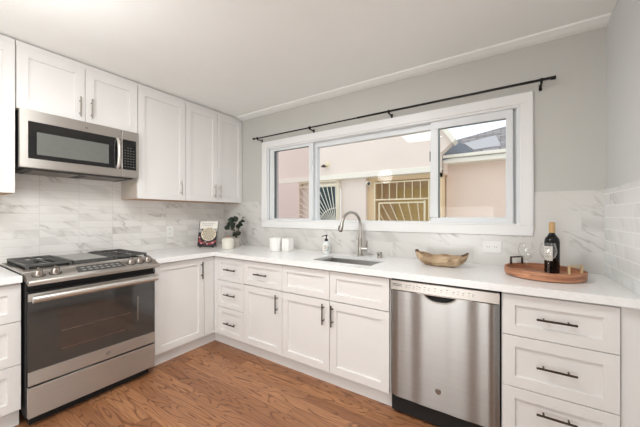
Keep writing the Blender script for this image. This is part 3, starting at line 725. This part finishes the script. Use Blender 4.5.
for i in range(10): m.box(.05+i*.028, .062+i*.028, A0+.08, A0+.33, 1.588, 1.592); m.box(.05+i*.028, .062+i*.028, A1-.33, A1-.08, 1.588, 1.592)
m.build('vent_grille', M['nickel'], mw)

# ================================================================ curtain rod
cr_ = thing('curtain_rod', 'thin black curtain rod across the top of the window', 'curtain rod', (1.95, -.08, 2.16))
MB().tube([(.635, -.08, 2.158), (1.95, -.08, 2.160)], .0065, 10).tube([(1.93, -.08, 2.160), (3.30, -.08, 2.162)], .0085, 10).build('rod', M['black'], cr_, smooth=True)
for x, s in ((.63, -1), (3.30, 1)):
    MB().tube([(x-.004*s, -.08, 2.16), (x+.022*s, -.08, 2.16)], [.011, .0125], 12).build('finial', M['black'], cr_, smooth=True)
for x in (.675, 1.405, 2.225, 3.25):
    m = MB(); m.box(x-.008, x+.008, -.006, 0, 2.118, 2.16); m.box(x-.006, x+.006, -.084, -.004, 2.139, 2.149); m.tube([(x-.007, -.08, 2.16), (x+.007, -.08, 2.16)], .0135, 12)
    m.build('bracket', M['black'], cr_, bevel=.001)

# ================================================================ outlets
def outlet(label, face, u0, u1, z0, z1, F_, n):
    P = mapper(face, F_)
    def bx_(a, b, c, d, e, f):
        p, q = P(a, c, e), P(b, d, f); return B(min(p[0], q[0]), max(p[0], q[0]), min(p[1], q[1]), max(p[1], q[1]), c, d)
    o = bx_(u0, u1, z0, z1, 0, .005).build('outlet_plate', M['plas'], None, bevel=.002); tag(o, label, 'outlet')
    # n sideways sockets in a row (horizontal plate) or two above each other
    for fu, hz in ([(.30, .5), (.70, .5)] if n == 2 else [(.5, .30), (.5, .70)]):
        if 1:
            cu = u0+(u1-u0)*fu; z = z0+(z1-z0)*hz
            s_ = bx_(cu-.017, cu+.017, z-.0135, z+.0135, .005, .007).build('socket', M['plas'], o, bevel=.002)
            mm = MB()
            for du in (-.006, .006):
                p, q = P(cu+du-.0012, z-.004, .007), P(cu+du+.0012, z+.006, .0075); mm.box(min(p[0], q[0]), max(p[0], q[0]), min(p[1], q[1]), max(p[1], q[1]), z-.004, z+.006)
            mm.build('slots', M['slot'], s_)
outlet('white horizontal outlet plate on the backsplash left of the wine tray', 'y', 2.912, 3.03, 1.01, 1.095, -.008, 2)
outlet('white outlet plate on the backsplash between stove and corner', 'x', -.762, -.685, 1.045, 1.165, .008, 1)

# ================================================================ things on the counter
Zc = C1+.0005
# cookbook on a small easel
rz = math.radians(33)
es = thing('book_stand', 'small black easel under the cookbook in the corner', 'stand', (.285, -.455, Zc), rz)
def loc(parent, m, name, mat, **k): return m.build(name, mat, parent, local=True, **k)
loc(es, MB().tube([(-.085, -.03, .018), (.085, -.03, .018)], .004, 8).tube([(-.07, -.03, .004), (-.07, -.03, .02)], .005, 8).tube([(.07, -.03, .004), (.07, -.03, .02)], .005, 8).tube([(-.07, -.045, .018), (-.07, .0, .02)], .004, 8).tube([(.07, -.045, .018), (.07, 0, .02)], .004, 8).tube([(-.07, -.045, .018), (-.07, -.045, .034)], .004, 8).tube([(.07, -.045, .018), (.07, -.045, .034)], .004, 8), 'base_bar', M['ink'])
loc(es, MB().tube([(-.07, 0, .01), (0, .065, .19)], .004, 8).tube([(.07, 0, .01), (0, .065, .19)], .004, 8).tube([(0, .06, .18), (0, .10, .004)], .004, 8), 'back_leg', M['ink'])
bk = thing('cookbook', 'cookbook with a white-topped cover showing a bowl, standing in the corner', 'book', (.285+.014*math.sin(rz), -.455-.014*math.cos(rz), Zc+.026), rz, rx=math.radians(-14))
bw, bh = .102, .272
loc(bk, MB().box(-bw, bw, 0, .022, .0, bh), 'pages', M['label'])
loc(bk, MB().box(-bw-.002, bw+.002, -.003, 0, -.002, bh+.002).box(-bw-.004, -bw, -.003, .025, -.002, bh+.002).box(-bw-.002, bw+.002, .022, .025, -.002, bh+.002), 'cover', M['ink'], label='dark printed cover')
loc(bk, MB().box(-bw+.003, bw-.001, -.0036, -.003, .187, bh), 'cover_title_panel', M['label'], label='white upper part of the cover')
m = MB()
for j, (z, n_) in enumerate(((.240, 8), (.220, 6))):
    for i in range(n_): x = -.07+i*.018+(j*.012); m.box(x, x+.009, -.004, -.0036, z, z+.010)
loc(bk, m, 'title_lettering', M['mark'])
def disc(x, z, r, d0, d1, sx=1): return MB().prism([(x+r*sx*math.cos(k*PI/14), z+r*math.sin(k*PI/14)) for k in range(28)], 'y', d0, d1)
loc(bk, disc(.008, .128, .077, -.0038, -.003, 1.08), 'bowl_print', M['creamprint'])
m = MB()
for i in range(46):
    a_ = i*2.4; r_ = .068*math.sqrt((i+.5)/46); q = disc(.008+r_*1.05*math.cos(a_), 0.128+r_*math.sin(a_), .0062, -.0042, -.0038); m.add(q.v, q.f)
loc(bk, m, 'berry_print', M['ink'])
for cols, mat, nm in ((((-.085, .05, .018), (-.04, .03, .014), (.03, .022, .018), (.085, .045, .013)), M['red'], 'red_flower_print'), (((-.065, .025, .012), (0, .018, .012), (.06, .03, .014), (-.09, .09, .010)), M['pink'], 'pink_flower_print'), (((-.088, .165, .02), (.088, .17, .016), (-.02, .04, .008)), M['mark'], 'grey_print')):
    m = MB()
    for x, z, r_ in cols: q = disc(x, z, r_, -.0040, -.003); m.add(q.v, q.f)
    loc(bk, m, nm, mat)
# round white canister
cn = thing('canister', 'squat white ceramic canister with domed lid in front of the plant', 'canister', (.562, -.40, Zc))
MB().lathe([(.060, 0), (.063, .004), (.063, .085), (.060, .09)], (.562, -.40, Zc), 32).build('jar', M['offwhite'], cn, smooth=True)
MB().lathe([(.066, .089), (.066, .096), (.058, .108), (.034, .120), (.012, .123)], (.562, -.40, Zc), 32).build('lid', M['offwhite'], cn, smooth=True)
MB().lathe([(.012, .123), (.022, .126), (.022, .130), (.008, .133)], (.562, -.40, Zc), 18).build('knob', wood_obj('lid_wood', (170, 110, 84), (206, 150, 120)), cn, smooth=True)
# potted plant
pl = thing('potted_plant', 'small dark green broad-leaved plant in a grey pot', 'plant', (.465, -.20, Zc))
MB().lathe([(.034, 0), (.038, .004), (.043, .10), (.040, .10), (.036, .085)], (.465, -.20, Zc), 24).build('pot', M['pot'], pl, smooth=True)
MB().lathe([(.0365, .08), (.0365, .09), (.01, .09)], (.465, -.20, Zc), 20).build('soil', M['soil'], pl)
stem_m = MB(); base = Vector((.465, -.20, Zc+.085)); leaves = []
spec = [(-.075, .02, .235, .062), (-.10, .0, .185, .055), (-.04, -.03, .27, .062), (-.005, .0, .285, .06), (-.05, .03, .20, .055), (.045, -.01, .235, .062), (.06, -.02, .21, .06), (.0, -.02, .11, .05), (.03, .01, .12, .052), (-.015, -.04, .215, .058), (-.03, -.03, .165, .05), (.085, .0, .30, .034), (.075, .0, .255, .055), (.03, .01, .20, .055), (-.07, .0, .225, .055)]
R_ = Vector((.8368, .5476, 0)); Fw = Vector((-.5476, .8368, 0))
for i, (du, dv, dz, s) in enumerate(spec):
    du -= .012; dz += .018
    tip = base+R_*du+Fw*dv*1.5+Vector((0, 0, dz-.07)); mid = base+(tip-base)*.5+Vector((0, 0, .03))
    stem_m.tube([base, mid, tip], [.0035, .0025, .0015], 6)
    dirv = (R_*du*2.2+Fw*dv*2+Vector((0, 0, .05+.02*math.sin(i*3)))).normalized()
    side = dirv.cross(Vector((math.sin(i), -1.1, .8))).normalized(); nn = side.cross(dirv).normalized()
    L_, W_ = s*1.2, s*.62; vs = []; fs = []
    for a_ in range(9):
        t = a_/8; wd = W_*math.sin(PI*t**.8)**.75 if 0 < t < 1 else .0008
        c_ = tip-dirv*L_*.5+dirv*L_*t-nn*(t-.5)**2*.04
        vs += [c_-side*wd+nn*wd*.25, c_, c_+side*wd+nn*wd*.25]
    for a_ in range(8):
        for b_ in range(2): fs.append((a_*3+b_, a_*3+b_+1, a_*3+b_+4, a_*3+b_+3))
    o = MB().add(vs, fs).build('leaf', M['leaf'], pl, smooth=True, angle=80); so = o.modifiers.new('thick', 'SOLIDIFY'); so.thickness = .0012
stem_m.build('stems', M['stem'], pl, smooth=True)
# cups
cpn = MB().lathe([(.052, 0), (.055, .003), (.064, .126), (.064, .133), (.060, .133), (.052, .01)], (1.105, -.25, Zc), 32).build('round_cup', M['white'], None, smooth=True); tag(cpn, 'tapered round white cup left of the square white cup', 'cup')
m = MB(); cx_, cy_ = 1.222, -.20; h_ = .13
for (a0, z0), (a1, z1) in (((.040, 0), (.042, h_)), ((.042, h_), (.038, h_)), ((.038, h_), (.036, .012))):
    v = [(cx_+sx*a, cy_+sy*a, Zc+z) for a, z in ((a0, z0), (a1, z1)) for sx, sy in ((-1, -1), (1, -1), (1, 1), (-1, 1))]
    m.add(v, [(i, (i+1) % 4, 4+(i+1) % 4, 4+i) for i in range(4)])
m.add([(cx_+sx*.036, cy_+sy*.036, Zc+.012) for sx, sy in ((-1, -1), (1, -1), (1, 1), (-1, 1))], [(0, 1, 2, 3)]); m.add([(cx_+sx*.040, cy_+sy*.040, Zc) for sx, sy in ((-1, -1), (1, -1), (1, 1), (-1, 1))], [(3, 2, 1, 0)])
cq = m.build('square_cup', M['white'], None, bevel=.003); tag(cq, 'square white cup to the right of the round white cup', 'cup')
# soap dispenser
sp_ = thing('soap_dispenser', 'clear pump bottle of soap with black pump behind the sink', 'soap dispenser', (1.65, -.155, Zc))
c0 = (1.65, -.155, Zc)
MB().lathe([(.030, 0), (.034, .004), (.034, .095), (.028, .110), (.014, .118), (.014, .122)], c0, 28).build('bottle', M['soap'], sp_, smooth=True)
MB().lathe([(.0346, .022), (.0346, .09)], c0, 28).build('label_band', M['label'], sp_, smooth=True)
m = MB()
for j, (z, n_, wd) in enumerate(((.074, 5, .006), (.063, 6, .004), (.053, 4, .005), (.034, 6, .005))):
    for i in range(n_):
        a_ = math.radians(-100+i*12+j*5); p = Vector((c0[0]+.0350*math.cos(a_), c0[1]+.0350*math.sin(a_), c0[2]+z)); t_ = Vector((-math.sin(a_), math.cos(a_), 0))*wd*.45
        m.add([p-t_, p+t_, p+t_+Vector((0, 0, .005)), p-t_+Vector((0, 0, .005))], [(0, 1, 2, 3)])
m.build('label_print', M['darkmark'], sp_)
m = MB(); 
for i in range(3):
    a_ = math.radians(-40+i*11); p = Vector((c0[0]+.0351*math.cos(a_), c0[1]+.0351*math.sin(a_), c0[2]+.03+.012*i)); t_ = Vector((-math.sin(a_), math.cos(a_), 0))*.004
    m.add([p-t_, p+t_, p+t_+Vector((0, 0, .02)), p-t_+Vector((0, 0, .02))], [(0, 1, 2, 3)])
m.build('label_drawing', M['blueprint'], sp_)
m = MB(); m.lathe([(.016, .120), (.016, .138), (.006, .141), (.005, .165), (.011, .166), (.011, .176), (.004, .179)], c0, 16); m.tube([(1.65, -.155, Zc+.171), (1.632, -.19, Zc+.168), (1.628, -.198, Zc+.160)], .0045, 8); m.build('pump', M['rub'], sp_, smooth=True)

# wooden dough bowl
db = thing('dough_bowl', 'long rustic carved wooden bowl on the counter left of the outlet', 'bowl', (2.655, -.235, Zc), math.radians(-9))
nu, nv = 48, 12; vs = []; fs = []
def rimz(th): return .072+.022*abs(math.cos(th))**3+.004*math.sin(th*5+1)+.003*math.sin(th*9)
def shell(inner):
    out = []
    for j in range(nv+1):
        t = j/nv
        for i in range(nu):
            th = 2*PI*i/nu; s_ = (.48+.52*math.sin(t*PI/2)**.9); hz = rimz(th)*(1-math.cos(t*PI/2))**.85
            ax, ay = (.182, .082); n_ = 1+.04*math.sin(3*th+.6)+.02*math.sin(7*th)
            if inner: ax -= .011; ay -= .011; hz = .014+(rimz(th)-.014)*(1-math.cos(t*PI/2))**.85
            out.append((ax*s_*math.cos(th)*n_, ay*s_*math.sin(th)*n_, hz))
    return out
vs = shell(False)+shell(True); K = nu*(nv+1)
for o0 in (0, K):
    for j in range(nv):
        for i in range(nu): fs.append((o0+j*nu+i, o0+j*nu+(i+1) % nu, o0+(j+1)*nu+(i+1) % nu, o0+(j+1)*nu+i))
for i in range(nu): fs.append((nv*nu+i, nv*nu+(i+1) % nu, K+nv*nu+(i+1) % nu, K+nv*nu+i))
fs.append(tuple(range(nu))); fs.append(tuple(range(K, K+nu)))
loc(db, MB().add(vs, fs), 'carved_bowl', M['bowlwood'], smooth=True, angle=60)
rimp = [(.177*math.cos(2*PI*i/nu)*(1+.04*math.sin(6*PI*i/nu+.6)+.02*math.sin(14*PI*i/nu)), .0775*math.sin(2*PI*i/nu)*(1+.04*math.sin(6*PI*i/nu+.6)+.02*math.sin(14*PI*i/nu)), rimz(2*PI*i/nu)) for i in range(nu+1)]
loc(db, MB().tube(rimp[45:49]+rimp[1:4], .0075, 8).tube(rimp[21:28], .0075, 8), 'rim_tip', M['bowldark'], smooth=True)

# tray with bottle and glasses
tr = thing('serving_tray', 'round reddish wood serving tray with metal handles at the right end of counter', 'tray', (3.242, -.271, Zc), math.radians(-43))
prof = [(.93, 0), (.985, .006), (1.0, .025), (1.0, .047), (.95, .049), (.942, .045), (.935, .018), (.0001, .016)]
n = 56; vs = []; fs = []
for r_, z in prof:
    for k in range(n):
        th = 2*PI*k/n; e_ = 2.0; cx, sy = math.cos(th), math.sin(th)
        x = .195*r_*math.copysign(abs(cx)**(2/e_), cx); y = .195*r_*math.copysign(abs(sy)**(2/e_), sy); vs.append((x, y, z))
for j in range(len(prof)-1):
    for k in range(n): fs.append((j*n+k, j*n+(k+1) % n, (j+1)*n+(k+1) % n, (j+1)*n+k))
fs.append(tuple(range(n))[::-1])
loc(tr, MB().add(vs, fs), 'wooden_tray', M['traywood'], smooth=True, angle=40)
for s_, mat in ((-1, M['bronze']), (1, M['amber'])):
    hm = MB().tube([(s_*.174, -.045, .045), (s_*.174, -.045, .09), (s_*.174, .045, .09), (s_*.174, .045, .045)], .007, 8)
    loc(tr, hm, 'tray_handle', mat, smooth=False, label=('dark bronze handle' if s_ < 0 else 'brass-coloured handle'))
TZ = Zc+.0165
wb_ = thing('wine_bottle', 'dark wine bottle with white label standing on the tray', 'bottle', (3.289, -.215, TZ))
c0 = (3.289, -.215, TZ)
MB().lathe([(.034, 0), (.0375, .005), (.0375, .185), (.034, .205), (.022, .222), (.0145, .236), (.014, .262)], c0, 32).build('glass_bottle', M['wine'], wb_, smooth=True)
MB().lathe([(.0155, .240), (.0155, .300), (.012, .303)], c0, 24).build('capsule', M['cap'], wb_, smooth=True)
m = MB(); vs = []; ang = [math.radians(-190+i*9) for i in range(12)]
for a_ in ang: vs += [(c0[0]+.0379*math.cos(a_), c0[1]+.0379*math.sin(a_), TZ+.075), (c0[0]+.0379*math.cos(a_), c0[1]+.0379*math.sin(a_), TZ+.160)]
lb = m.add(vs, [(2*i, 2*i+2, 2*i+3, 2*i+1) for i in range(11)]).build('label', M['label'], wb_, smooth=True, angle=60)
m = MB()
for j, z in enumerate((.145, .135, .115, .105, .095)):
    a0, a1 = math.radians(-150+j % 2*6), math.radians(-118-j % 2*6); P_ = [(c0[0]+.0382*math.cos(a0+(a1-a0)*q/4), c0[1]+.0382*math.sin(a0+(a1-a0)*q/4)) for q in range(5)]
    vs = []
    for x, y in P_: vs += [(x, y, TZ+z), (x, y, TZ+z+.0035)]
    m.add(vs, [(2*i, 2*i+2, 2*i+3, 2*i+1) for i in range(4)])
m.build('label_print', M['mark'], lb)
def wineglass(x, y, label, s=1.0):
    t = thing('wine_glass', label, 'wine glass', (x, y, TZ), group=None)
    outer = [(.034, 0), (.034, .002), (.010, .005), (.0055, .010), (.005, .075), (.010, .082), (.026, .094), (.036, .112), (.0395, .130), (.037, .155), (.031, .178)]
    inner = [(.0358, .188), (.0418, .165), (.0447, .140), (.0418, .1225), (.029, .0995), (.008, .084), (.0001, .083)]
    MB().lathe([(r*s, z*s) for r, z in outer], (x, y, TZ), 32).build('bowl_and_stem', M['wglass'], t, smooth=True, angle=50)
wineglass(3.158, -.305, 'clear stemmed wine glass at the left side of the tray')
wineglass(3.262, -.315, 'clear stemmed wine glass in front of the wine bottle', 1.04)

for o in list(COL.objects):
    if o.parent is None and 'category' in o.keys():
        k = o.name.split('.')[0]
        gname = {'drawer_cabinet': 'white base cabinets under the countertops', 'base_cabinet': 'white base cabinets under the countertops', 'sink_cabinet': 'white base cabinets under the countertops', 'corner_cabinet': 'white base cabinets under the countertops', 'wall_cabinet': 'white wall cabinets above the range wall', 'wine_glass': 'wine glasses on the tray', 'round_cup': 'white cups by the window', 'square_cup': 'white cups by the window', 'outlet_plate': 'outlets on the backsplash', 'countertop': 'white quartz countertops'}.get(k)
        if gname: o['group'] = gname
# tidy helper property
for o in list(COL.objects):
    if '_org' in o.keys(): del o['_org']
